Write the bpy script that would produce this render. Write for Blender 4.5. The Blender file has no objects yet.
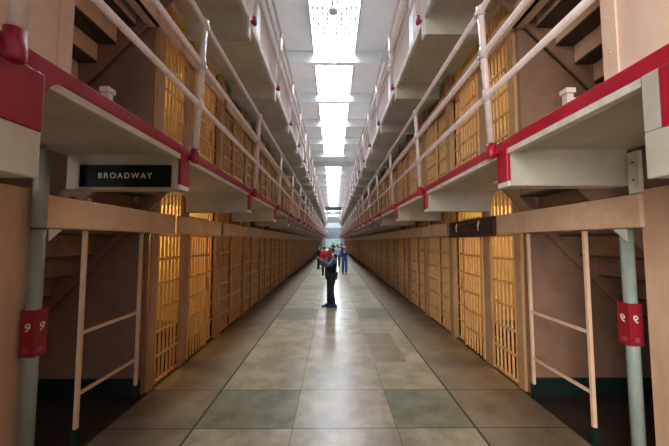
import bpy, bmesh, math, random
from mathutils import Vector, Matrix
random.seed(7)
C = bpy.context.scene.collection
S = bpy.context.scene

# ------------------------------------------------------------------ materials
def lin(h):
    c = [int(h[i:i+2], 16)/255 for i in (0, 2, 4)]
    return tuple((v/12.92 if v <= .04045 else ((v+.055)/1.055)**2.4) for v in c) + (1,)

def mat(name, col, rough=.5, metal=0, col2=None, scale=6.0, detail=5, amt=1.0, bump=0.0, bscale=40, spec=.5, streak=None, rvar=0.0, lo=.35, hi=.7):
    m = bpy.data.materials.new(name); m.use_nodes = True
    nt = m.node_tree; b = nt.nodes['Principled BSDF']
    b.inputs['Base Color'].default_value = lin(col)
    b.inputs['Roughness'].default_value = rough
    b.inputs['Metallic'].default_value = metal
    b.inputs['Specular IOR Level'].default_value = spec
    tc = nt.nodes.new('ShaderNodeTexCoord')
    if col2:
        n = nt.nodes.new('ShaderNodeTexNoise'); n.inputs['Scale'].default_value = scale; n.inputs['Detail'].default_value = detail
        n.inputs['Roughness'].default_value = .65
        if streak:
            mp = nt.nodes.new('ShaderNodeMapping'); mp.inputs['Scale'].default_value = streak
            nt.links.new(tc.outputs['Object'], mp.inputs[0]); nt.links.new(mp.outputs[0], n.inputs['Vector'])
        else:
            nt.links.new(tc.outputs['Object'], n.inputs['Vector'])
        r = nt.nodes.new('ShaderNodeValToRGB')
        r.color_ramp.elements[0].position = lo; r.color_ramp.elements[1].position = hi
        a = lin(col); c = lin(col2)
        r.color_ramp.elements[0].color = a
        r.color_ramp.elements[1].color = tuple(a[i]+(c[i]-a[i])*amt for i in range(3)) + (1,)
        nt.links.new(n.outputs['Fac'], r.inputs[0]); nt.links.new(r.outputs[0], b.inputs['Base Color'])
        if rvar:
            mr = nt.nodes.new('ShaderNodeMapRange'); mr.inputs[3].default_value = rough-rvar; mr.inputs[4].default_value = rough+rvar
            nt.links.new(n.outputs['Fac'], mr.inputs[0]); nt.links.new(mr.outputs[0], b.inputs['Roughness'])
    if bump:
        n2 = nt.nodes.new('ShaderNodeTexNoise'); n2.inputs['Scale'].default_value = bscale; n2.inputs['Detail'].default_value = 4
        nt.links.new(tc.outputs['Object'], n2.inputs['Vector'])
        bp = nt.nodes.new('ShaderNodeBump'); bp.inputs['Strength'].default_value = bump; bp.inputs['Distance'].default_value = .01
        nt.links.new(n2.outputs['Fac'], bp.inputs['Height']); nt.links.new(bp.outputs[0], b.inputs['Normal'])
    return m

def emit(name, col, strength):
    m = bpy.data.materials.new(name); m.use_nodes = True
    nt = m.node_tree; nt.nodes.clear()
    e = nt.nodes.new('ShaderNodeEmission'); e.inputs[0].default_value = lin(col); e.inputs[1].default_value = strength
    o = nt.nodes.new('ShaderNodeOutputMaterial'); nt.links.new(e.outputs[0], o.inputs[0])
    return m

M = {}
M['bar'] = mat('tan_bar_paint', 'd9a870', .4, col2='bf8c57', scale=9)
M['plate'] = mat('tan_plate_paint', 'b48c66', .5, col2='9a7452', scale=5, streak=(1, 1, .4))
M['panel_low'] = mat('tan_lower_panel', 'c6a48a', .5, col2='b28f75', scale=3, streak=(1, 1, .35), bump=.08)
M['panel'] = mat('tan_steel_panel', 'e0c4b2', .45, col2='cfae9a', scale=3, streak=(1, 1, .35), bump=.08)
M['header'] = mat('tan_header_paint', 'dcb99e', .5, col2='c7a488', scale=4, bump=.06)
M['concrete'] = mat('painted_grey_concrete', 'bab5a8', .7, col2='a49f91', scale=2.2, bump=.25, bscale=25)
M['white'] = mat('chipped_white_paint', 'd8d6ce', .6, col2='b7b2a6', scale=7, bump=.2)
M['ceil'] = mat('white_ceiling_paint', 'f4f8fa', .8, col2='e9edf0', scale=1.5)
M['glaz'] = mat('grey_glazing_bar', '8a929a', .6, col2='7c848c', scale=3)
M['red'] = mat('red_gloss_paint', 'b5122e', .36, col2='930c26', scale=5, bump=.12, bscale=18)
M['red_dark'] = mat('darker_red_gloss', '94102f', .36, col2='7a0c27', scale=5, bump=.12, bscale=18)  # darker copy of the red, for left gallery parts and upper sockets
M['boxred'] = mat('number_box_red', '8c0e1e', .5, col2='7a0b19', scale=5)
M['rail'] = mat('pink_white_rail_paint', 'd8c8c4', .22, col2='c2b0ac', scale=12, bump=.1, bscale=30)
M['pipe'] = mat('grey_green_pipe_paint', '8f9a92', .4, col2='7c867f', scale=4)
M['green'] = mat('dark_green_paint', '0b231d', .45, col2='071914', scale=8)
M['wall'] = mat('tan_plaster_wall', '886752', .6, col2='735443', scale=2.2, bump=.1)
M['stair'] = mat('tan_stair_steel', '8f6d58', .5, col2='755743', scale=5, bump=.08)
M['tread'] = mat('shade_dark_tread', '4a3a30', .55, col2='3a2c25', scale=8, bump=.1)  # shade on the undersides put into the dark tread colour
M['black'] = mat('black_sign_enamel', '07090c', .5, col2='0b0e11', scale=5, spec=.2)
M['letter'] = mat('white_lettering', 'c9cac6', .6)
M['dark'] = mat('dark_steel', '2c2220', .5, col2='3a2a2a', scale=9)
M['maroon'] = mat('maroon_steel', '4a2c30', .4, col2='33201f', scale=6)
M['cellwall'] = mat('cell_wall_paint', 'b8a25c', .7, col2='978248', scale=2.5)
M['blanket'] = mat('dark_blanket', '26262b', .9, col2='33323a', scale=12)
M['joint'] = mat('dark_floor_joint', '2d2a24', .6)
M['slab'] = mat('worn_grey_concrete_floor', '7a7059', .3, col2='b3a78c', scale=2.6, detail=12, rvar=.06, bump=.05, bscale=9, lo=.34, hi=.68)
M['slabg'] = mat('greenish_concrete_floor', '5a5a49', .3, col2='89876f', scale=2.8, detail=12, rvar=.06, bump=.05, bscale=9, lo=.34, hi=.68)
M['slabb'] = mat('stained_shaded_concrete_floor', '625643', .36, col2='938570', scale=2.4, detail=12, rvar=.08, bump=.06, bscale=9, lo=.32, hi=.7)  # outer slabs: brown dirt, with the galleries' shade put into the colour
M['slabd'] = mat('floor_shade_under_stairs', '211b1a', .5, col2='3a302b', scale=2.2, detail=12, rvar=.1, bump=.08, bscale=9, lo=.35, hi=.75)  # shade of the corners and stair recess put into a dark floor colour
M['patch'] = mat('brown_floor_repair', '6f5d40', .4, col2='8f8068', scale=4, detail=7, rvar=.08)
M['endwall'] = mat('grey_end_wall', '7a7f84', .7, col2='6c7074', scale=1)
M['paleend'] = mat('pale_end_wall', 'b9c0b4', .7, col2='a8afa4', scale=1)
M['gate'] = mat('grey_blue_gate_paint', '6f7886', .5, col2='5e6774', scale=2)
M['sky'] = emit('skylight_glass', 'eaf3ff', 7.0)
M['endglass'] = emit('far_window_glass', 'd6f2f4', .12)
M['lampglass'] = emit('lamp_glass', 'fff6e6', 6.0)
M['cover'] = mat('pale_lamp_cover', 'c9d0d4', .4, col2='bcc4c8', scale=5)

def brick_mat():
    m = mat('pinkish_block_wall', 'a68072', .7)
    nt = m.node_tree; b = nt.nodes['Principled BSDF']
    tc = nt.nodes.new('ShaderNodeTexCoord'); sx = nt.nodes.new('ShaderNodeSeparateXYZ'); cx = nt.nodes.new('ShaderNodeCombineXYZ')
    nt.links.new(tc.outputs['Object'], sx.inputs[0]); nt.links.new(sx.outputs[1], cx.inputs[0]); nt.links.new(sx.outputs[2], cx.inputs[1])
    br = nt.nodes.new('ShaderNodeTexBrick'); br.inputs['Scale'].default_value = 5
    br.inputs['Color1'].default_value = lin('b09080'); br.inputs['Color2'].default_value = lin('98786a'); br.inputs['Mortar'].default_value = lin('d4c8c0')
    br.inputs['Mortar Size'].default_value = .03
    nt.links.new(cx.outputs[0], br.inputs['Vector']); nt.links.new(br.outputs[0], b.inputs['Base Color'])
    return m
M['brick'] = brick_mat()

# ------------------------------------------------------------------ mesh helpers
class MB:
    def __init__(self): self.bm = bmesh.new()
    def box(self, x0, x1, y0, y1, z0, z1, mi=0):
        x0, x1 = min(x0, x1), max(x0, x1); y0, y1 = min(y0, y1), max(y0, y1); z0, z1 = min(z0, z1), max(z0, z1)
        v = [self.bm.verts.new(p) for p in ((x0,y0,z0),(x1,y0,z0),(x1,y1,z0),(x0,y1,z0),(x0,y0,z1),(x1,y0,z1),(x1,y1,z1),(x0,y1,z1))]
        for f in ((0,3,2,1),(4,5,6,7),(0,1,5,4),(1,2,6,5),(2,3,7,6),(3,0,4,7)):
            self.bm.faces.new([v[i] for i in f]).material_index = mi
        return self
    def tube(self, pts, r, n=10, cap=True, smooth=True):
        pts = [Vector(p) for p in pts]
        rs = r if isinstance(r, (list, tuple)) else [r]*len(pts)
        rings = []
        for i, p in enumerate(pts):
            if i == 0: d = pts[1]-p
            elif i == len(pts)-1: d = p-pts[-2]
            else: d = (pts[i+1]-p).normalized() + (p-pts[i-1]).normalized()
            d.normalize()
            u = d.cross(Vector((0, 0, 1)))
            if u.length < .1: u = d.cross(Vector((0, 1, 0)))
            u.normalize(); w = d.cross(u)
            rings.append([self.bm.verts.new(p + rs[i]*(u*math.cos(2*math.pi*k/n) + w*math.sin(2*math.pi*k/n))) for k in range(n)])
        for a, b in zip(rings, rings[1:]):
            for k in range(n):
                f = self.bm.faces.new((a[k], a[(k+1) % n], b[(k+1) % n], b[k])); f.smooth = smooth
        if cap:
            self.bm.faces.new(rings[0][::-1]); self.bm.faces.new(rings[-1])
        return self
    def prism(self, poly, axis, a, b):
        """poly: 2-D points in the two remaining axes (x,y,z order)"""
        def pt(p, t):
            return {'x': (t, p[0], p[1]), 'y': (p[0], t, p[1]), 'z': (p[0], p[1], t)}[axis]
        v0 = [self.bm.verts.new(pt(p, a)) for p in poly]; v1 = [self.bm.verts.new(pt(p, b)) for p in poly]
        self.bm.faces.new(v0); self.bm.faces.new(v1[::-1])
        n = len(poly)
        for i in range(n): self.bm.faces.new((v0[i], v0[(i+1) % n], v1[(i+1) % n], v1[i]))
        return self
    def ball(self, c, r, sx=1, sy=1, sz=1, u=14, v=10):
        g = bmesh.ops.create_uvsphere(self.bm, u_segments=u, v_segments=v, radius=r)
        for w in g['verts']: w.co = Vector((w.co.x*sx, w.co.y*sy, w.co.z*sz)) + Vector(c)
        for w in g['verts']:
            for f in w.link_faces: f.smooth = True
        return self
    def mesh(self, name, mats):
        bmesh.ops.recalc_face_normals(self.bm, faces=self.bm.faces)
        me = bpy.data.meshes.new(name); self.bm.to_mesh(me); self.bm.free()
        for m in (mats if isinstance(mats, (list, tuple)) else [mats]): me.materials.append(m)
        return me
    def obj(self, name, m, parent=None, loc=(0, 0, 0), bevel=0):
        return link(name, self.mesh(name, m), parent, loc, bevel)

def link(name, me, parent=None, loc=(0, 0, 0), bevel=0):
    o = bpy.data.objects.new(name, me); C.objects.link(o); o.location = loc
    if parent: o.parent = parent
    if bevel:
        b = o.modifiers.new('bevel', 'BEVEL'); b.width = bevel; b.segments = 2; b.limit_method = 'ANGLE'
    return o
def tag(o, label=None, cat=None, group=None, kind=None):
    if label: o['label'] = label
    if cat: o['category'] = cat
    if group: o['group'] = group
    if kind: o['kind'] = kind
    return o
def empty(name, loc, label, cat, group=None):
    o = bpy.data.objects.new(name, None); C.objects.link(o); o.location = loc; o.empty_display_size = .1
    return tag(o, label, cat, group)
def copy_tree(o, parent=None):
    c = o.copy(); C.objects.link(c)
    if parent: c.parent = parent
    for ch in list(o.children): copy_tree(ch, c)
    return c
def struct(o): return tag(o, kind='structure')

ORD = ['first','second','third','fourth','fifth','sixth','seventh','eighth','ninth','tenth','eleventh','twelfth','thirteenth','fourteenth','fifteenth',
       'sixteenth','seventeenth','eighteenth','nineteenth','twentieth'] + ['twenty-'+w for w in ('first','second','third','fourth','fifth','sixth','seventh','eighth','ninth')] + \
      ['thirtieth'] + ['thirty-'+w for w in ('first','second','third','fourth','fifth','sixth')]

# ------------------------------------------------------------------ dimensions (metres)
A_CELL, A_EDGE, A_HEAD = 2.40, 1.37, 2.33       # cell fronts, gallery edge, header face (distance from the aisle's centre line)
TIER = 2.73; CEIL = 9.8; Y_END = 64.0; PITCH = 1.73; B1 = 6.05
SIDE = {-1: 'left', 1: 'right'}
BEAM0 = {-1: 2.60, 1: 2.43}
def beam0(s, t): return BEAM0[s] - (0 if t == 1 else .19 if s < 0 else .05)

# ------------------------------------------------------------------ floor
def floor():
    mb = MB(); bm = mb.bm
    jw = .009
    xl = [-5.2, -2.36, -1.47, -.46, .60, 1.41, 2.36, 5.2]
    yl = [-4, 3.14, 3.92, 7.35, 8.5, 11.8, 12.7, 16.5, 17.4, 21.2, 22.1, 26, 27, 31, 32, 40, 41, 50, 51, 90]
    strong = (-1.47, 1.41)
    def quad(x0, x1, y0, y1, mi):
        f = bm.faces.new([bm.verts.new(p) for p in ((x0,y0,0),(x1,y0,0),(x1,y1,0),(x0,y1,0))]); f.material_index = mi
    def jx(x): return .013 if x in strong else (.0005 if abs(x) > 2 else .003)
    px = (.60, 1.12); py = (4.79, 6.26)
    for j in range(len(yl)-1):
        y0, y1 = yl[j], yl[j+1]
        band = j % 2 == 1
        a, b = y0 + (.006 if j else 0), y1 - .006
        for i in range(len(xl)-1):
            x0 = xl[i] + (jx(xl[i]) if i else 0); x1 = xl[i+1] - (jx(xl[i+1]) if i < len(xl)-2 else 0)
            outer = i in (1, 5)
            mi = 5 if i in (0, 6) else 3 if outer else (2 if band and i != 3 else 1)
            if j == 2 and i == 4:                       # the rectangular repair
                quad(x0, x1, a, py[0], mi); quad(x0, x1, py[1], b, mi)
                quad(x0, px[0]+.02, py[0], py[1], mi); quad(px[0]+.02, px[1], py[0], py[1], 4); quad(px[1], x1, py[0], py[1], mi)
            else: quad(x0, x1, a, b, mi)
            if i: quad(xl[i]-jx(xl[i]), xl[i]+jx(xl[i]), a, b, 0)
        if j: quad(xl[0], xl[-1], y0-.006, y0+.006, 0)
    return struct(mb.obj('floor', [M['joint'], M['slab'], M['slabg'], M['slabb'], M['patch'], M['slabd']]))
floor()

# ------------------------------------------------------------------ ceiling with skylights
BEAM_Y = [11.92 + 3.46*k for k in range(-4, 16)]
SK = .90
mb = MB()
for s in (-1, 1): mb.box(s*SK, s*5.2, -4, Y_END, CEIL, CEIL+.25)
for i, y in enumerate(BEAM_Y[:-1]):
    y1 = BEAM_Y[i+1]
    solid = abs(y-25.76) < .1 or y < 4.5
    mb.box(-SK, SK, y, y+.26 if not solid else y1, CEIL, CEIL+.25)
mb.box(-SK, SK, -4, BEAM_Y[0], CEIL, CEIL+.25); mb.box(-SK, SK, BEAM_Y[-1], Y_END, CEIL, CEIL+.25)
struct(mb.obj('ceiling', M['ceil']))
for i, y in enumerate(BEAM_Y):
    struct(MB().box(-2.4, 2.4, y, y+.24, CEIL-.5, CEIL).obj('trim_%d' % (i+1), M['ceil'], bevel=.02))
nwin = 0
for i, y in enumerate(BEAM_Y[:-1]):
    if abs(y-25.76) < .1 or y < 4.5: continue
    nwin += 1
    y0, y1 = y+.26, BEAM_Y[i+1]
    w = MB()
    for s in (-1, 1): w.box(s*(SK-.06), s*SK, y0, y1, CEIL-.14, CEIL+.25)
    w.box(-SK+.06, SK-.06, y0, y0+.05, CEIL-.04, CEIL+.25); w.box(-SK+.06, SK-.06, y1-.05, y1, CEIL-.04, CEIL+.25)
    win = struct(w.obj('window_%d' % nwin, M['cover']))
    MB().box(-SK+.06, SK-.06, y0+.05, y1-.05, CEIL+.2, CEIL+.22).obj('skylight_pane', M['sky'], win)
    m = MB(); bt = MB()
    for k in range(10):
        x = -SK+.06 + (k+.5)*(2*SK-.12)/10
        m.box(x-.016, x+.016, y0+.05, y1-.05, CEIL+.14, CEIL+.2)
        for q in range(9):
            yy = y0+.25+q*(y1-y0-.5)/11
            bt.box(x-.040, x+.040, yy, yy+.14, CEIL+.10, CEIL+.14)
    m.obj('glazing_bar', M['glaz'], win)
    bt.obj('glazing_clip', M['gate'], win)

# hanging fittings and the cable below the ceiling
r = empty('pendant_lamp', (-.05, 8.58, 9.3), 'round pale lamp hanging under the nearest ceiling beam', 'lamp')
MB().tube([(0,0,0),(0,0,-.36)], .02, 8).obj('stem', M['dark'], r)
MB().tube([(0,0,-.30),(0,0,-.36)], .05, 10).obj('mount', M['dark'], r)
MB().tube([(0,0,-.36),(0,0,-.40),(0,0,-.50),(0,0,-.53)], [.06,.14,.14,.09], 18).obj('lamp_shade', M['cover'], r)
r = empty('ceiling_fitting', (-.05, 15.5, 9.3), 'small dark three-armed fitting hanging under a farther ceiling beam', 'fitting')
MB().tube([(0,0,0),(0,0,-.2)], .03, 8).obj('stem', M['dark'], r)
for k in range(3):
    a = math.radians(90+120*k)
    MB().tube([(0,0,-.17),(.16*math.cos(a),.16*math.sin(a),-.2),(.26*math.cos(a),.26*math.sin(a),-.28)], .018, 8).obj('arm', M['dark'], r)
tag(MB().tube([(.13, -1, 9.285),(.13, 22.3, 9.285)], .016, 6).obj('cable', M['glaz']), 'thin grey cable strung along below the ceiling beams', 'cable')

# ------------------------------------------------------------------ the side blocks: walls behind, ends, partitions, third tier wall
for s in (-1, 1):
    n = SIDE[s]
    struct(MB().box(s*5.0, s*5.2, -4, Y_END, 0, CEIL).obj('wall_%s' % n, M['wall']))
    struct(MB().box(s*2.42, s*5.0, 3.80, 3.86, 0, 2*TIER-.1).obj('wall_%s_end' % n, M['wall']))
    struct(MB().box(s*2.44, s*5.0, 3.775, 3.80, 0, .2).obj('baseboard_%s' % n, M['green']))
    # steel panel beside the stairs, ground floor and first gallery
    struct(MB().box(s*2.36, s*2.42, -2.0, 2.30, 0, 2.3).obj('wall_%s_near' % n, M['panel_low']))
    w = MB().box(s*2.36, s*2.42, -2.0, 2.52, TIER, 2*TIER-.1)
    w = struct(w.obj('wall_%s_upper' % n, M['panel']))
    e = MB().box(s*2.345, s*2.36, 2.40, 2.53, TIER, 2*TIER-.1)
    for z in range(8): e.ball((s*2.345, 2.465, TIER+.2+z*.3), .012, .5, 1, 1, 8, 6)
    e.obj('edge_strip', M['panel'], w)
    p = MB()
    for t in (0, 1):
        for k in range(0, 8):
            y = B1 - .06 + PITCH*k - .08
            p.box(s*2.53, s*5.0, y, y+.1, TIER*t, TIER*t+TIER-.12)
    p.box(s*4.6, s*4.7, 3.86, Y_END, 0, 2*TIER)
    for t in (1, 2): p.box(s*2.5, s*5.0, 3.86, Y_END, TIER*t-.1, TIER*t-.002)
    struct(p.obj('wall_%s_cells' % n, M['cellwall']))
    struct(MB().box(s*2.42, s*2.6, 3.8, Y_END, 2*TIER, CEIL).obj('wall_%s_top' % n, M['brick']))
    pl = MB()
    for y in BEAM_Y: 
        if y > 3.5: pl.box(s*2.3, s*2.42, y-.1, y+.34, 2*TIER, CEIL)
    struct(pl.obj('trim_%d' % (31 if s < 0 else 32), M['ceil']))

# ------------------------------------------------------------------ galleries
def RED(s): return M['red_dark'] if s < 0 else M['red']
def gallery(s, t):
    z = TIER*t; n = SIDE[s]
    nm = 'first' if t == 1 else 'second'
    root = empty('gallery', (s*A_EDGE, 0, z), '%s concrete gallery walkway with %s edge along the %s cells' % (
        {1: 'lower', 2: 'upper'}[t], {1: 'bright red', 2: 'whitish'}[t], n) if True else '', 'gallery', 'gallery walkways')
    def X(a): return s*(a-A_EDGE)
    sl = MB()
    y0 = -2.0
    st0, st1 = 2.70, 3.77                                       # stair opening
    sl.box(X(A_EDGE+.02), X(1.95), y0, Y_END, -.09, 0)
    sl.box(X(1.95), X(2.36), y0, st0, -.09, 0); sl.box(X(1.95), X(2.36), st1, Y_END, -.09, 0)
    sl.box(X(2.36), X(2.49), 3.87, Y_END, -.1, 0)
    sl.obj('slab', M['concrete'], root)
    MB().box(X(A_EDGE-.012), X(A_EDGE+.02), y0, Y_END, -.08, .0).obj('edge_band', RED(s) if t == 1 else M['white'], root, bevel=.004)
    MB().box(X(A_EDGE-.008), X(A_EDGE+.05), y0, Y_END, -.125, -.08).obj('edge_lip', M['white'] if s > 0 or t == 2 else M['concrete'], root, bevel=.004)
    ys = [beam0(s, t) + 2.07*k for k in range(29)]
    proto = None
    def make(y, w, depth, h=.17):
        b = MB()
        b.box(X(A_EDGE+.012), X(2.33), -w, w, -depth, -.09)
        for q in (-1, 1):
            b.prism([(q*w, -.09)] + [(q*(w+h-h*math.cos(a)), -.09-h+h*math.sin(a)) for a in [math.pi/2*i/6 for i in range(7)]], 'x', X(A_EDGE+.05), X(2.33))
        bo = b.obj('bracket_beam', M['concrete'], root, (0, y, 0), bevel=.012)
        wp = w if (w < .09 or s < 0) else w-.075
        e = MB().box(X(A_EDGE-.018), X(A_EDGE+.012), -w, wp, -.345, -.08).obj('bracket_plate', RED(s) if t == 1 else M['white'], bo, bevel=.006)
        tp = MB().box(X(A_EDGE-.014), X(A_EDGE+.012), -w, w, -depth-.005, -.345)
        if wp < w: tp.box(X(A_EDGE-.014), X(A_EDGE+.012), wp, w, -.345, -.08)
        tp.obj('bracket_tip', M['white'] if w < .09 else M['concrete'], bo, bevel=.006)
        return bo
    nb = make(1.21, .10, .55, .04)
    if t == 1 and s < 0:
        fr = .13
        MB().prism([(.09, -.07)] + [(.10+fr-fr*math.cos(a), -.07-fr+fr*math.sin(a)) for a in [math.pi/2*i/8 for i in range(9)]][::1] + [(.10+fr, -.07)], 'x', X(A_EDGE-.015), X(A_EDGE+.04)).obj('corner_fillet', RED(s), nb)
    make(ys[0], .075, .385, .03)
    proto = make(ys[1], .075, .385)
    for y in ys[2:]:
        c = copy_tree(proto, root); c.location = (0, y, 0)
    return root
for s in (-1, 1):
    for t in (1, 2): gallery(s, t)

def railing(s, t):
    z = TIER*t; n = SIDE[s]
    root = empty('railing', (s*(A_EDGE-.07), 0, z), 'pinkish white three-bar pipe railing on the %s edge of the %s gallery' % (n, {1: 'lower', 2: 'upper'}[t]), 'railing', 'gallery railings')
    lean = -.055*s
    for h in (.42, .80, 1.19):
        MB().tube([(lean*h/1.2, .2, h), (lean*h/1.2, Y_END-.2, h)], .025, 12).obj('rail', M['rail'], root)
    ys = [1.13 if s < 0 else 1.0] + [beam0(s, t)+.06 + 2.07*k for k in range(29)]
    p0 = None
    for y in ys:
        if p0 is None:
            pm = MB().tube([(0,0,-.02),(lean,0,1.19)], .029, 12)
            p0 = pm.obj('post', M['rail'], root, (0, y, 0))
            for h in (.42, .80, 1.19):
                col = MB()
                x = lean*h/1.2
                col.tube([(x,-.05,h),(x,.05,h)], .032, 12)
                col.tube([(x*1.0-lean*.04,0,h-.05),(x+lean*.02,0,h+(.05 if h < 1 else .03))], .038, 12)
                col.obj('rail_joint', M['rail'], p0)
            f = MB().tube([(0,0,.0),(0,0,-.11),(0,0,-.125)], [.037,.037,.028], 14)
            f.tube([(0,0,-.075),(s*.068,0,-.075)], .027, 12)
            f.obj('post_socket', RED(s) if t == 1 else M['red_dark'], p0)  # upper sockets: backlit shade put into the colour as a darker red
        else:
            c = copy_tree(p0, root); c.location = (0, y, 0)
    return root
for s in (-1, 1):
    for t in (1, 2): railing(s, t)

# ------------------------------------------------------------------ cell fronts
ZX = (.03, .36, .68, 1.0, 1.32, 1.65, 1.98, 2.3)
def vbars(mb, ys, x, z0=.03, z1=2.60, r=.0135):
    for y in ys: mb.tube([(x,y,z0),(x,y,z1)], r, 8, cap=False)
def rng(a, b, n): return [a+(b-a)*i/(n-1) for i in range(n)]
NCELL = 33
def cell_labels(s, t, k):
    g = {0: 'ground floor', 1: 'lower gallery'}[t]
    if k == 0: return 'tan barred cell front nearest the stairs on the %s %s, lit yellow inside' % (SIDE[s], g)
    return 'tan barred cell front, %s beyond the nearest one, on the %s %s' % (ORD[k-1], SIDE[s], g)

def header_part(s, root, y0, y1, opened=False):
    xh = s*(A_HEAD-A_CELL)
    if not opened:
        h = MB().box(xh-s*.01, xh+s*.005, y0+.011, y1-.011, 2.0, 2.27); h.box(xh-s*.01, -s*.045, y0+.011, y1-.011, 2.0, 2.02)
        return h.obj('header_plate', M['header'], root, bevel=.008)
    xh -= s*.04
    h = MB().box(xh+s*.04, xh+s*.052, y0+.01, y1-.01, 2.0, 2.27)
    h.box(xh, xh+s*.04, y0+.01, y1-.01, 1.97, 2.0); h.box(xh, xh+s*.04, y0+.01, y0+.03, 2.0, 2.27)
    ho = h.obj('open_header_box', M['maroon'], root)
    MB().tube([(xh+s*.02, y0+.05, 2.19),(xh+s*.02, y1-.04, 2.19)], .018, 8).obj('locking_rod', M['dark'], ho)
    MB().tube([(xh+s*.03, y0+.05, 2.10),(xh+s*.03, y1-.04, 2.10)], .014, 8).obj('locking_rod', M['dark'], ho)
    for yy in (y0+.45, y1-.45):
        MB().tube([(xh+s*.0, yy, 2.07),(xh-s*.005, yy+.01, 2.14),(xh+s*.0, yy-.02, 2.22)], .014, 8).obj('lever', M['white'], ho)

def ground_parts(s, root, detail, opened_header=False, near=False):
    """one barred front, local origin at the block line, y running away from the near end"""
    bm_ = M['bar']; xd = -s*.015
    if near:                                                     # 3.86 .. 6.05, origin at y = 3.86
        MB().box(-s*.02, s*.018, .003, .13, 0, 2.62).obj('corner_post', M['plate'], root)
        MB().box(-s*.02, s*.02, .75, .96, .0, 2.62).obj('wide_plate', M['plate'], root)
        MB().box(-s*.05, s*.05, 2.13, 2.30, 0, 2.62).obj('pilaster', M['plate'], root)
        sets = [('bar_grille', rng(.22, .70, 6), s*.03, .14, .75), ('door', rng(1.03, 1.62, 7), xd, .97, 1.68), ('rear_grille', rng(1.80, 2.06, 4), s*.07, 1.74, 2.12)]
        header_part(s, root, .46, 2.20, opened_header)
    else:                                                        # 1.73 wide
        MB().box(-s*.045, s*.05, 1.57, 1.71, 0, 2.62).obj('pilaster', M['plate'], root)
        sets = [('bar_grille', rng(.05, .60, 8), s*.03, 0, .66), ('door', rng(.73, 1.30, 8), xd, .67, 1.36), ('rear_grille', [1.41, 1.47, 1.53], s*.03, 1.37, 1.57)]
        header_part(s, root, .0, PITCH)
    for name, ys, x, a, b in sets:
        if name == 'door':
            d = MB().box(x-.02, x+.02, a, a+.045, .02, 2.30); d.box(x-.02, x+.02, b-.045, b, .02, 2.30); d.box(x-.02, x+.02, a+.045, b-.045, 2.25, 2.30)
            host = d.obj('door', bm_, root)
            MB().box(x-s*.045, x-s*.02, b-.04, b-.0, .98, 1.2).obj('lock_plate', M['plate'], host)
            MB().box(x-.03, x+.03, a+.02, a+.10, -.0, .03).obj('door_shoe', M['dark'], host)
            z1 = 2.28
        elif name == 'bar_grille' :
            d = MB().box(x-.02, x+.02, a, b, .0, .035); host = d.obj('bar_grille', bm_, root); z1 = 2.60
        else:
            d = MB().box(x-.015, x+.015, a, b, .0, .035); host = d.obj('rear_grille', bm_, root); z1 = 2.60
        if detail:
            for y in ys:
                m = MB(); vbars(m, [y], x, .03, z1, .016 if near else .0135); m.obj('bar', bm_, host)
            for z in ZX[1:-1]:
                MB().box(x-s*.024, x-s*.012, a+.0, b-.0, z-.017, z+.017).obj('cross_bar', bm_, host)
        else:
            m = MB(); vbars(m, ys, x, .03, z1)
            for z in ZX[1:-1]: m.box(x-s*.024, x-s*.012, a, b, z-.017, z+.017)
            m.obj('bar', bm_, host); 

def join_tree(root, name):
    """far fronts: everything of one front as a single mesh"""
    mb = bmesh.new(); mats = []
    def walk(o):
        for c in o.children:
            if c.type == 'MESH':
                for m in c.data.materials:
                    if m not in mats: mats.append(m)
                bm2 = bmesh.new(); bm2.from_mesh(c.data)
                for f in bm2.faces: f.material_index = mats.index(c.data.materials[0])
                tmp = bpy.data.meshes.new('t'); bm2.to_mesh(tmp); bm2.free(); mb.from_mesh(tmp); bpy.data.meshes.remove(tmp)
            walk(c)
    walk(root)
    me = bpy.data.meshes.new(name); mb.to_mesh(me); mb.free()
    for m in mats: me.materials.append(m)
    return me

for s in (-1, 1):
    near_r = empty('jail_cell', (s*A_CELL, 3.86, 0), cell_labels(s, 0, 0), 'jail cell', 'barred cell fronts')
    ground_parts(s, near_r, True, near=True, opened_header=(s == 1))
    up = empty('jail_cell', (s*A_CELL, 3.86, TIER), cell_labels(s, 1, 0), 'jail cell', 'barred cell fronts')
    ground_parts(s, up, True, near=True)
    det = empty('jail_cell', (s*A_CELL, B1+.12, 0), cell_labels(s, 0, 1), 'jail cell', 'barred cell fronts')
    ground_parts(s, det, True)
    simple = empty('jail_cell', (s*A_CELL, B1+.12, 0), 'x', 'jail cell', 'barred cell fronts')
    ground_parts(s, simple, False)
    one = join_tree(simple, 'jail_cell')
    used = False
    for t in (0, 1):
        for k in range(1, NCELL+1):
            loc = (s*A_CELL, B1+.12+PITCH*(k-1), TIER*t)
            if k <= 3:
                o = det if (t == 0 and k == 1) else copy_tree(det)
            elif k <= 12:
                o = simple if not used else copy_tree(simple); used = True
            else:
                o = link('jail_cell', one); tag(o, 'x', 'jail cell', 'barred cell fronts')
            o.location = loc; o['label'] = cell_labels(s, t, k)

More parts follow.
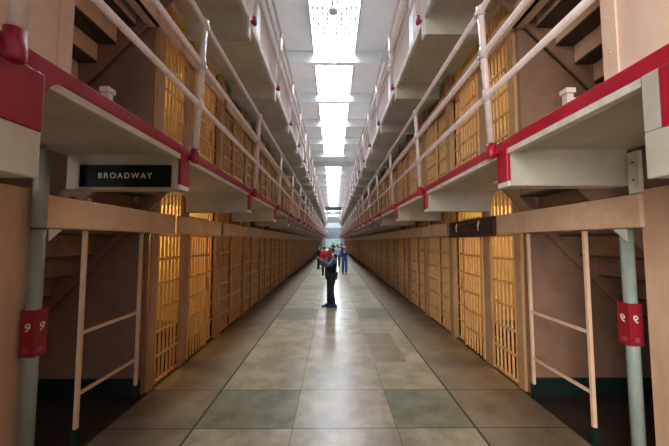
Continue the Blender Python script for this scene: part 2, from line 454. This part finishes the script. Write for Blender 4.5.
# ------------------------------------------------------------------ lintels, stairs, columns, guard frames
for s in (-1, 1):
    n = SIDE[s]
    for t in (0, 1):
        L = empty('lintel', (s*A_HEAD, 2.28, TIER*t), 'tan steel lintel above the stair opening on the %s, %s' % (n, ('ground floor' if t == 0 else 'lower gallery level')), 'beam', 'stair lintels')
        b = MB().box(0, s*.06, .0 if t == 0 else .26, 2.03, 2.0, 2.27); b.box(0, s*.17, 0 if t == 0 else .26, 1.51, 2.0, 2.015)
        b.obj('beam_plate', M['header'], L, bevel=.006)
        if t == 0:
            MB().prism([(.14, 2.0), (.14, 1.90), (.26, 2.0)], 'x', s*.02, s*.03).obj('gusset', M['white'], L)
    # staircases
    for t in (0, 1):
        st = empty('staircase', (s*(4.70 if t == 0 else 4.53), 3.27, TIER*t), 'steep tan steel staircase %s on the %s' % ('behind the guard frame' if t == 0 else 'rising from the lower gallery to the upper', n), 'staircase', 'staircases')
        N = 11; rise = TIER/N; run = 2.62/N
        yn = -.50 if t == 0 else -.86                          # near side of the flight
        for i in range(N):
            x0 = -s*(run*i); x1 = -s*(run*(i+1)); z = rise*(i+1)
            ya = yn if i < 8 else -.50
            if i < N-1:
                MB().box(x0, x1-s*.008, ya, .44, z-.03, z-.003).obj('tread', M['tread'], st)
            MB().box(x0, x0-s*.008, ya, .44, z-rise-.003, z-.003).obj('riser', M['stair'] if t == 0 else M['header'], st)  # lit upper and dim lower flight put into the riser colours
        for y, tz in ((yn-.03, 1.0 if t == 0 else .72), (.445, 1.0)):
            th = .03
            MB().prism([(s*.12, 0), (-s*.14, 0), (-s*(.14+2.52*tz), (TIER-.12)*tz), (-s*(.14+2.48*tz), TIER*tz), (-s*2.5*tz, (TIER-.003)*tz)], 'y', y, y+th).obj('stringer', M['stair'], st)
    # pipe column with the red number box
    px, py, pr = (s*2.28, 2.26, .045) if s < 0 else (s*2.40, 2.47, .045)
    c = empty('pipe_column', (px, py, 0), 'grey-green pipe column at the near corner of the %s stair opening' % n, 'column', 'pipe columns')
    MB().tube([(0,0,0),(0,0,1.985 if s < 0 else 1.998)], pr, 20).obj('shaft', M['pipe'], c)
    if s < 0:
        MB().tube([(0,0,1.985),(0,0,2.0)], pr+.003, 20).obj('band', M['dark'], c)
        MB().tube([(0,0,2.0),(0,0,2.60)], pr+.002, 20).obj('shaft', M['pipe'], c)
    else:
        bk = MB().box(2.315, 2.352, 2.26, 2.345, 2.275, 2.605)
        bk = tag(bk.obj('fixing_plate', M['white'], bevel=.004), 'narrow pale steel plate standing on the right lintel under the gallery', 'plate')
        for z in (2.38, 2.52): MB().tube([(2.315,2.30,z),(2.31,2.30,z)], .008, 8).obj('bolt', M['dark'], bk)
    g = empty('guard_frame', (2.40 if s > 0 else -2.44, 2.88, 0), 'slim tan guard frame with two rails across the %s ground-floor stair opening' % n, 'frame', 'guard frames')
    for y in (0, .84):
        p = MB().box(-.017, .017, y-.017, y+.017, .16, 1.998); p = p.obj('post', M['header'], g, bevel=.004)
        MB().box(-.023, .023, y-.023, y+.023, 0, .16).obj('green_foot', M['green'], p)
    for z in (1.03, .47):
        MB().box(-.01, .01, .02, .82, z-.016, z+.016).obj('guard_rail', M['header'], g)
    # small newel at the head of the stairs
    nw = empty('newel_post', (s*2.12, 2.66, TIER), 'short capped square newel post at the %s stair head on the gallery' % n, 'post', 'newel posts')
    MB().box(-.03, .03, -.03, .03, 0, .52).obj('shaft', M['rail'], nw)
    MB().box(-.045, .045, -.045, .045, .52, .57).obj('cap', M['rail'], nw, bevel=.006)
    MB().box(s*.03, s*.9, -.012, .012, .46, .49).obj('bar', M['rail'], nw)
tag(MB().box(-2.50, -2.42, 2.74, 2.92, 2.272, 2.315).obj('junction_box', M['white'], bevel=.01), 'small pale box above the left lintel under the stairs', 'box')

# ------------------------------------------------------------------ lettering
def text_mesh(txt, size, spacing=1.0, shear=0.0, ext=.0015, flipx=False):
    cu = bpy.data.curves.new('lettering', 'FONT'); cu.body = txt; cu.size = size; cu.align_x = 'CENTER'; cu.align_y = 'CENTER'
    cu.extrude = ext; cu.space_character = spacing; cu.shear = shear; cu.offset = size*.012
    o = bpy.data.objects.new('t', cu); C.objects.link(o)
    dg = bpy.context.evaluated_depsgraph_get(); dg.update()
    me = bpy.data.meshes.new_from_object(o.evaluated_get(dg))
    bpy.data.objects.remove(o)
    me.name = 'lettering'
    me.materials.clear(); me.materials.append(M['letter'])
    if flipx:
        me.transform(Matrix.Scale(-1, 4, (1, 0, 0))); me.flip_normals()
    return me
sg = empty('street_sign', (-1.815, 2.508, 2.452), 'black sign lettered BROADWAY in white under the left gallery', 'sign')
MB().box(-.385, .385, -.008, .008, -.093, .093).obj('sign_board', M['black'], sg)
o = link('lettering', text_mesh('BROADWAY', .066, 1.34), sg); o.rotation_euler = (math.pi/2, 0, 0); o.location = (.0, -.0095, 0)
for x in (-.3, .3): MB().box(x-.01, x+.01, .008, .021, -.06, .06).obj('mounting_strap', M['dark'], sg)

for s in (-1, 1):
    px, py = (s*2.28, 2.26) if s < 0 else (s*2.40, 2.47)
    bx = empty('number_box', (px-s*.005, py+.005, 1.055), 'red box marked %s wrapped around the %s pipe column' % ('9 twice' if s < 0 else 'with two mirrored nines', SIDE[s]), 'sign', 'red number boxes')
    hw = .053; hi = .0475
    b = MB()
    b.box(-hw, hw, -hw, -hi, 0, .34); b.box(-hw, hw, hi, hw, 0, .34); b.box(-hw, -hi, -hi, hi, 0, .34); b.box(hi, hw, -hi, hi, 0, .34)
    b.obj('box_shell', M['boxred'], bx, bevel=.004)
    for face in (0, 1):
        me = text_mesh('9', .088, 1, .18, .001, flipx=(s > 0))
        o = link('numeral', me, bx)
        if face == 0: o.rotation_euler = (math.pi/2, 0, 0); o.location = (0, -hw-.0015, .21)
        else: o.rotation_euler = (math.pi/2, 0, -s*math.pi/2); o.location = (-s*(hw+.0015), 0, .21)
        m = MB()
        for r_ in range(3):
            z = .035 + .012*r_; w_ = .022 - .005*(r_ % 2)
            if face == 0: m.box(-w_, w_, -hw-.001, -hw, z, z+.004)
            else: m.box(-s*hw, -s*(hw+.001), -w_, w_, z, z+.004)
        m.obj('fine_print', mat('faded_print', 'a06a6a', .6), bx)

# ------------------------------------------------------------------ inside the nearest cells
for s in (-1, 1):
    for t in (0, 1):
        b = empty('cell_cot', (s*3.3, 5.0, TIER*t), 'dark-blanketed cot inside the nearest %s cell on the %s' % (SIDE[s], 'ground floor' if t == 0 else 'lower gallery'), 'cot', 'cell cots')
        MB().box(-.7, .7, -.38, .38, .36, .40).obj('frame', M['dark'], b)
        MB().box(-.68, .68, -.36, .36, .40, .50).obj('mattress', M['blanket'], b, bevel=.03)
        for x in (-.66, .66):
            for y in (-.34, .34): MB().box(x-.02, x+.02, y-.02, y+.02, 0, .36).obj('leg', M['dark'], b)

# ------------------------------------------------------------------ the far end
struct(MB().box(-6, 6, 90, 90.3, 0, 12).obj('wall_far', M['endwall']))
struct(MB().box(-6, 6, Y_END, 90, 9.2, 9.5).obj('ceiling', M['endwall']))
struct(MB().box(-2.6, 2.6, 89.85, 90, 5.9, 7.4).obj('trim_41', M['paleend']))
w = struct(MB().box(-2.2, 2.2, 89.8, 90, 2.7, 5.9).obj('window_40', M['gate']))
m = MB()
for k in range(9): m.box(-2.1+k*.525-.05, -2.1+k*.525+.05, 89.7, 89.8, 2.7, 5.9)
for k in range(4): m.box(-2.2, 2.2, 89.72, 89.8, 2.7+k*1.02, 2.8+k*1.02)
m.obj('window_bar', M['endwall'], w)
for y in (70.5, 77, 83):  # outer ones sit below the ceiling lamps; middle one is added fill
    L = bpy.data.lights.new('hall_lamp_fill', 'POINT'); L.energy = 420; L.color = (.86, .93, 1); L.shadow_soft_size = .4
    o = bpy.data.objects.new('hall_lamp_fill', L); C.objects.link(o); o.location = (0, y, 8.4)
d = struct(MB().box(-2.4, 2.4, 89.8, 90, 0, 2.6).obj('door_1', M['paleend']))
MB().box(-2.1, -.2, 89.75, 89.8, .2, 2.4).obj('pane', M['endglass'], d); MB().box(.2, 2.1, 89.75, 89.8, .2, 2.4).obj('pane', M['endglass'], d)
for i, y in enumerate((70.5, 83)):
    r = empty('ceiling_lamp', (0, y, 9.2), ('nearer' if i == 0 else 'farther') + ' of the two round ceiling lamps at the dim far end', 'lamp', 'far ceiling lamps')
    MB().tube([(0,0,0),(0,0,-.1)], .45, 16).obj('lamp_base', M['cover'], r)
    MB().tube([(0,0,-.1),(0,0,-.22)], .40, 16).obj('lamp_shade', M['lampglass'], r)
for y in (66.5, 76, 86): struct(MB().box(-6, 6, y, y+.5, 8.8, 9.2).obj('trim_%d' % (42+int(y)), M['endwall']))
for s in (-1, 1): struct(MB().box(s*5.2, s*5.5, Y_END, 90, 0, 9.2).obj('wall_%s_far' % SIDE[s], M['endwall']))

# ------------------------------------------------------------------ people
PM = {}
def pm(hexc, rough=.8):
    if hexc not in PM: PM[hexc] = mat('cloth_' + hexc, hexc, rough, col2=hexc, scale=20)
    return PM[hexc]
SKIN = mat('skin', 'b98468', .55)
def skin_mesh(name, pts, edges, root, sub=2):
    names = list(pts); idx = {k: i for i, k in enumerate(names)}
    me = bpy.data.meshes.new(name); me.from_pydata([pts[k][0] for k in names], [(idx[a], idx[b]) for a, b in edges], [])
    o = bpy.data.objects.new(name, me); C.objects.link(o)
    o.modifiers.new('skin', 'SKIN'); 
    for i, k in enumerate(names):
        r = pts[k][1]; v = me.skin_vertices[0].data[i]; v.radius = r if isinstance(r, tuple) else (r, r); v.use_root = (k == root)
    o.modifiers['skin'].branch_smoothing = .4
    m = o.modifiers.new('sub', 'SUBSURF'); m.levels = sub; m.render_levels = sub
    dg = bpy.context.evaluated_depsgraph_get(); dg.update()
    r = bpy.data.meshes.new_from_object(o.evaluated_get(dg)); r.name = name
    bpy.data.objects.remove(o); bpy.data.meshes.remove(me)
    for p in r.polygons: p.use_smooth = True
    return r
def setm(me, m):
    me.materials.clear(); me.materials.append(m); return me

def person(loc, rot, label, joints, cols, height=1.72, hair='hair', glasses=False, holds=True):
    """local: +x is the way the figure faces, y to its left; joints override the default standing pose"""
    J = dict(pelvis=(0,0,.93), waist=(0,0,1.08), chest=(.0,0,1.28), neck=(0,0,1.44), head=(.02,0,1.56), crown=(.015,0,1.66),
             shL=(0,.18,1.38), elL=(.0,.22,1.10), wrL=(.06,.20,.86), shR=(0,-.18,1.38), elR=(.0,-.22,1.10), wrR=(.06,-.20,.86),
             hipL=(0,.095,.90), knL=(.02,.10,.50), anL=(-.02,.10,.09), hipR=(0,-.095,.90), knR=(.02,-.10,.50), anR=(-.02,-.10,.09))
    J.update(joints)
    k = height/1.74
    V = {n: Vector(p)*k for n, p in J.items()}
    root = empty('person', loc, label, 'person'); root.rotation_euler = (0, 0, rot)
    # ---- body: one continuous surface, hands with five fingers, a face
    P = dict(pelvis=(V['pelvis'], (.13*k, .10*k)), waist=(V['waist'], (.11*k, .085*k)), chest=(V['chest'], (.11*k, .08*k)), neck=(V['neck'], .055*k),
             chin=(V['head']+Vector((.015,0,-.055))*k, (.062*k,.066*k)), head=(V['head']+Vector((0,0,.02))*k, (.08*k,.098*k)), crown=(V['crown'], (.055*k,.065*k)))
    E = [('pelvis','waist'),('waist','chest'),('chest','neck'),('neck','chin'),('chin','head'),('head','crown')]
    for q in 'LR':
        P['sh'+q] = (V['sh'+q], .062*k); P['el'+q] = (V['el'+q], .043*k); P['wr'+q] = (V['wr'+q], .028*k)
        P['hip'+q] = (V['hip'+q], .088*k); P['kn'+q] = (V['kn'+q], .058*k); P['an'+q] = (V['an'+q], .040*k)
        P['ball'+q] = (V['an'+q]+Vector((.12,0,-.055))*k, (.036*k, .028*k)); P['toe'+q] = (V['an'+q]+Vector((.19,0,-.066))*k, (.026*k,.02*k))
        E += [('chest','sh'+q),('sh'+q,'el'+q),('el'+q,'wr'+q),('pelvis','hip'+q),('hip'+q,'kn'+q),('kn'+q,'an'+q),('an'+q,'ball'+q),('ball'+q,'toe'+q)]
        d = (V['wr'+q]-V['el'+q]).normalized(); side = Vector((0,0,1)).cross(d) 
        if side.length < .2: side = Vector((1,0,0))
        side.normalize(); up = d.cross(side)
        palm = V['wr'+q] + d*.05*k
        P['palm'+q] = (palm, (.034*k, .020*k)); E.append(('wr'+q, 'palm'+q))
        for fi, (off, ln) in enumerate(((-.027,.060),(-.009,.075),(.009,.080),(.027,.072))):
            b = palm + d*.035*k + side*off*k; m_ = b + d*ln*.5*k; t_ = m_ + (d*.35+up*-.5)*ln*.55*k*(1 if up.z > 0 else -1)
            P['f%d%sa' % (fi,q)] = (b, .009*k); P['f%d%sb' % (fi,q)] = (m_, .0085*k); P['f%d%sc' % (fi,q)] = (t_, .007*k)
            E += [('palm'+q,'f%d%sa' % (fi,q)),('f%d%sa' % (fi,q),'f%d%sb' % (fi,q)),('f%d%sb' % (fi,q),'f%d%sc' % (fi,q))]
        ts = 1 if q == 'R' else -1
        b = palm + side*.030*ts*k + d*.0; t_ = b + (d*.6+side*.7*ts).normalized()*.045*k
        P['th%sa' % q] = (b, .011*k); P['th%sb' % q] = (t_, .009*k); E += [('palm'+q,'th%sa' % q),('th%sa' % q,'th%sb' % q)]
    body = link('body', setm(skin_mesh('body', P, E, 'pelvis', 2), SKIN), root)
    H = V['head']
    f = MB(); f.prism([(H.x+.075*k, H.z-.015*k),(H.x+.112*k, H.z-.012*k),(H.x+.085*k, H.z+.03*k)], 'y', H.y-.012*k, H.y+.012*k)
    f.obj('nose', SKIN, root, bevel=.004)
    for e in (-1, 1):
        MB().ball((H.x+.085*k, H.y+e*.03*k, H.z+.025*k), .011*k, 1, 1, 1, 10, 8).obj('eye', M['black'], root)
        MB().ball((H.x-.005*k, H.y+e*.08*k, H.z+.01*k), .028*k, .7, .4, 1, 10, 8).obj('ear', SKIN, root)
    MB().box(H.x+.072*k, H.x+.086*k, H.y-.024*k, H.y+.024*k, H.z-.052*k, H.z-.045*k).obj('mouth', pm('8a4a44'), root)
    h = MB(); bmesh.ops.create_uvsphere(h.bm, u_segments=20, v_segments=14, radius=1)
    cut = [v for v in h.bm.verts if v.co.z < -.5+1.0*max(0, v.co.x+.45)]
    bmesh.ops.delete(h.bm, geom=cut, context='VERTS')
    for v in h.bm.verts: v.co = Vector((v.co.x*.097, v.co.y*.086, v.co.z*.078))*k + H + Vector((-.01,0,.05))*k
    ho = h.obj(hair, pm(cols['hair'], .6), root); so = ho.modifiers.new('thick', 'SOLIDIFY'); so.thickness = .012; so.offset = 1
    for p in ho.data.polygons: p.use_smooth = True
    # ---- clothes
    g = .02*k
    hem = V['pelvis'] + (V['waist']-V['pelvis'])*-.55
    P = dict(hem=(hem, (.16*k,.138*k)), pelvis=(V['pelvis'], (.172*k,.145*k)), waist=(V['waist'], (.168*k,.138*k)), chest=(V['chest'], (.178*k,.145*k)), collar=(V['neck']+Vector((0,0,-.03)), .075*k))
    E = [('hem','pelvis'),('pelvis','waist'),('waist','chest'),('chest','collar')]
    for q in 'LR':
        cf = V['wr'+q] + (V['el'+q]-V['wr'+q])*.1
        P['sh'+q] = (V['sh'+q], .095*k); P['el'+q] = (V['el'+q], .07*k); P['cf'+q] = (cf, .052*k)
        E += [('chest','sh'+q),('sh'+q,'el'+q),('el'+q,'cf'+q)]
    me = setm(skin_mesh('jacket', P, E, 'waist', 2), pm(cols['top']))
    if 'sleeve' in cols:                                        # sleeves in a paler cloth
        me.materials.append(pm(cols['sleeve']))
        for p in me.polygons:
            c = p.center
            for q in 'LR':
                a, b = V['sh'+q], V['el'+q]
                w = V['wr'+q]
                def dist(pt, a, b):
                    t = max(0, min(1, (pt-a).dot(b-a)/(b-a).length_squared)); return (pt-(a+(b-a)*t)).length
                if dist(c, a+(b-a)*.35, b) < .10*k or dist(c, b, w) < .09*k: p.material_index = 1
    link('jacket', me, root)
    P = dict(pelvis=(V['pelvis'], (.14*k,.112*k))); E = []
    for q in 'LR':
        P['hip'+q] = (V['hip'+q], .115*k); P['kn'+q] = (V['kn'+q], .088*k); P['an'+q] = (V['an'+q]+Vector((0,0,.0)), .072*k)
        E += [('pelvis','hip'+q),('hip'+q,'kn'+q),('kn'+q,'an'+q)]
    link('trousers', setm(skin_mesh('trousers', P, E, 'pelvis', 2), pm(cols['legs'])), root)
    for q in 'LR':
        a = V['an'+q]
        s_ = MB()
        prof = [(-.09,.0),(.20,.0),(.225,.02),(.22,.05),(.12,.085),(.06,.125),(-.07,.125),(-.095,.05)]
        s_.prism([(a.x+x*k, a.z-.09*k+z*k) for x, z in prof], 'y', a.y-.045*k, a.y+.045*k)
        so = s_.obj('shoe', pm(cols['shoe'], .5), root, bevel=.015)
        MB().box(a.x-.097*k, a.x+.227*k, a.y-.05*k, a.y+.05*k, a.z-.09*k, a.z-.065*k).obj('sole', pm(cols.get('sole', 'd8dadd'), .5), so, bevel=.006)
    return root, V

man, V = person((-.10, 8.60, 0), math.pi+.4, 'man in dark navy jacket with grey sleeves standing sideways, holding up a phone',
    dict(elL=(.16,.20,1.18), wrL=(.34,.10,1.36), elR=(.16,-.20,1.16), wrR=(.34,-.06,1.34), waist=(-.03,0,1.08), chest=(-.05,0,1.28), neck=(-.02,0,1.44), shL=(-.04,.18,1.38), shR=(-.04,-.18,1.38),
         knL=(.05,.09,.50), anL=(-.03,.11,.09), knR=(.01,-.09,.50), anR=(.02,-.11,.09)),
    dict(hair='3b3733', top='232a42', sleeve='6d7488', legs='353a46', shoe='3a4866', sole='e2e6ea'), 1.77)
ph = MB().box(-.006, .006, -.075, .075, -.04, .04).obj('phone', M['black'], None, (-.55, 8.42, 1.43), bevel=.004)
tag(ph, 'small dark phone held up by the man in the navy jacket', 'phone')

up = dict(elL=(.18,.20,1.22), wrL=(.22,.08,1.50), elR=(.18,-.20,1.22), wrR=(.22,-.08,1.50))
person((.62, 17.3, 0), -math.pi/2-.05, 'person in blue jacket and blue jeans facing us with hands raised to the face', up,
       dict(hair='d8d4ce', top='2f4a86', legs='3a5fae', shoe='7a3a34', sole='7a4a40'), 1.66, hair='cap')
person((-.52, 16.6, 0), math.pi*.62, 'person in bright pink-red jacket and dark trousers, just left behind the man', {},
       dict(hair='8d8d92', top='d3123f', legs='2b2c36', shoe='22242a'), 1.66)
person((-1.02, 20.0, 0), math.pi*.1, 'person in black coat close to the left cell fronts', {},
       dict(hair='15151a', top='16161c', legs='1b1b22', shoe='111115'), 1.60)
person((.28, 21.5, 0), math.pi/2, 'person in pale grey jacket farther back, just right behind the man', {},
       dict(hair='55585c', top='a9b4bd', legs='3a3f4c', shoe='26272c'), 1.72)
person((.60, 24.0, 0), math.pi/2+.2, 'person in dark clothes farther back, seen past the blue jacket', {},
       dict(hair='17171b', top='20222e', legs='1e2029', shoe='15151a'), 1.74)
person((-.03, 33.0, 0), -math.pi/2, 'farthest person in dark clothes in the middle of the aisle', {},
       dict(hair='1b1a1d', top='23262e', legs='20222a', shoe='15151a'), 1.76)

# ------------------------------------------------------------------ light
for s in (-1, 1):
    for t in (0, 1):
        for k in range(0, 1):
            y = 4.9 if k == 0 else B1 + PITCH*(k-1) + .85
            L = bpy.data.lights.new('cell_bulb', 'POINT'); L.energy = (22 if k == 0 else .8) * (1.0 if t == 0 else .42); L.color = (1, .70, .32); L.shadow_soft_size = .08
            o = bpy.data.objects.new('cell_bulb', L); C.objects.link(o); o.location = (s*3.9, y, TIER*t+2.45)
w = bpy.data.worlds.new('world'); S.world = w; w.use_nodes = True
bg = w.node_tree.nodes['Background']; bg.inputs[0].default_value = (.95, .96, 1, 1); bg.inputs[1].default_value = .10
sun = bpy.data.lights.new('daylight', 'SUN'); sun.energy = 1.4; sun.angle = math.radians(50); sun.color = (1, .95, .9)
so = bpy.data.objects.new('daylight', sun); C.objects.link(so)
so.rotation_euler = Vector((.75, .85, -.25)).to_track_quat('-Z', 'Y').to_euler()

# ------------------------------------------------------------------ camera
cam = bpy.data.cameras.new('camera'); cam.sensor_width = 36; cam.lens = 297/669*36; cam.clip_end = 300; cam.clip_start = .05
co = bpy.data.objects.new('camera', cam); C.objects.link(co); co.location = (-.05, 0, 1.9)
co.rotation_euler = (math.radians(90)+math.atan(18/297), 0, -math.atan(1.5/297))
S.camera = co
S.view_settings.view_transform = 'Standard'; S.view_settings.look = 'None'; S.view_settings.gamma = 1; S.view_settings.use_curve_mapping = False
S.view_settings.exposure = 2.2
S.cycles.use_denoising = True; S.cycles.max_bounces = 10; S.cycles.diffuse_bounces = 5
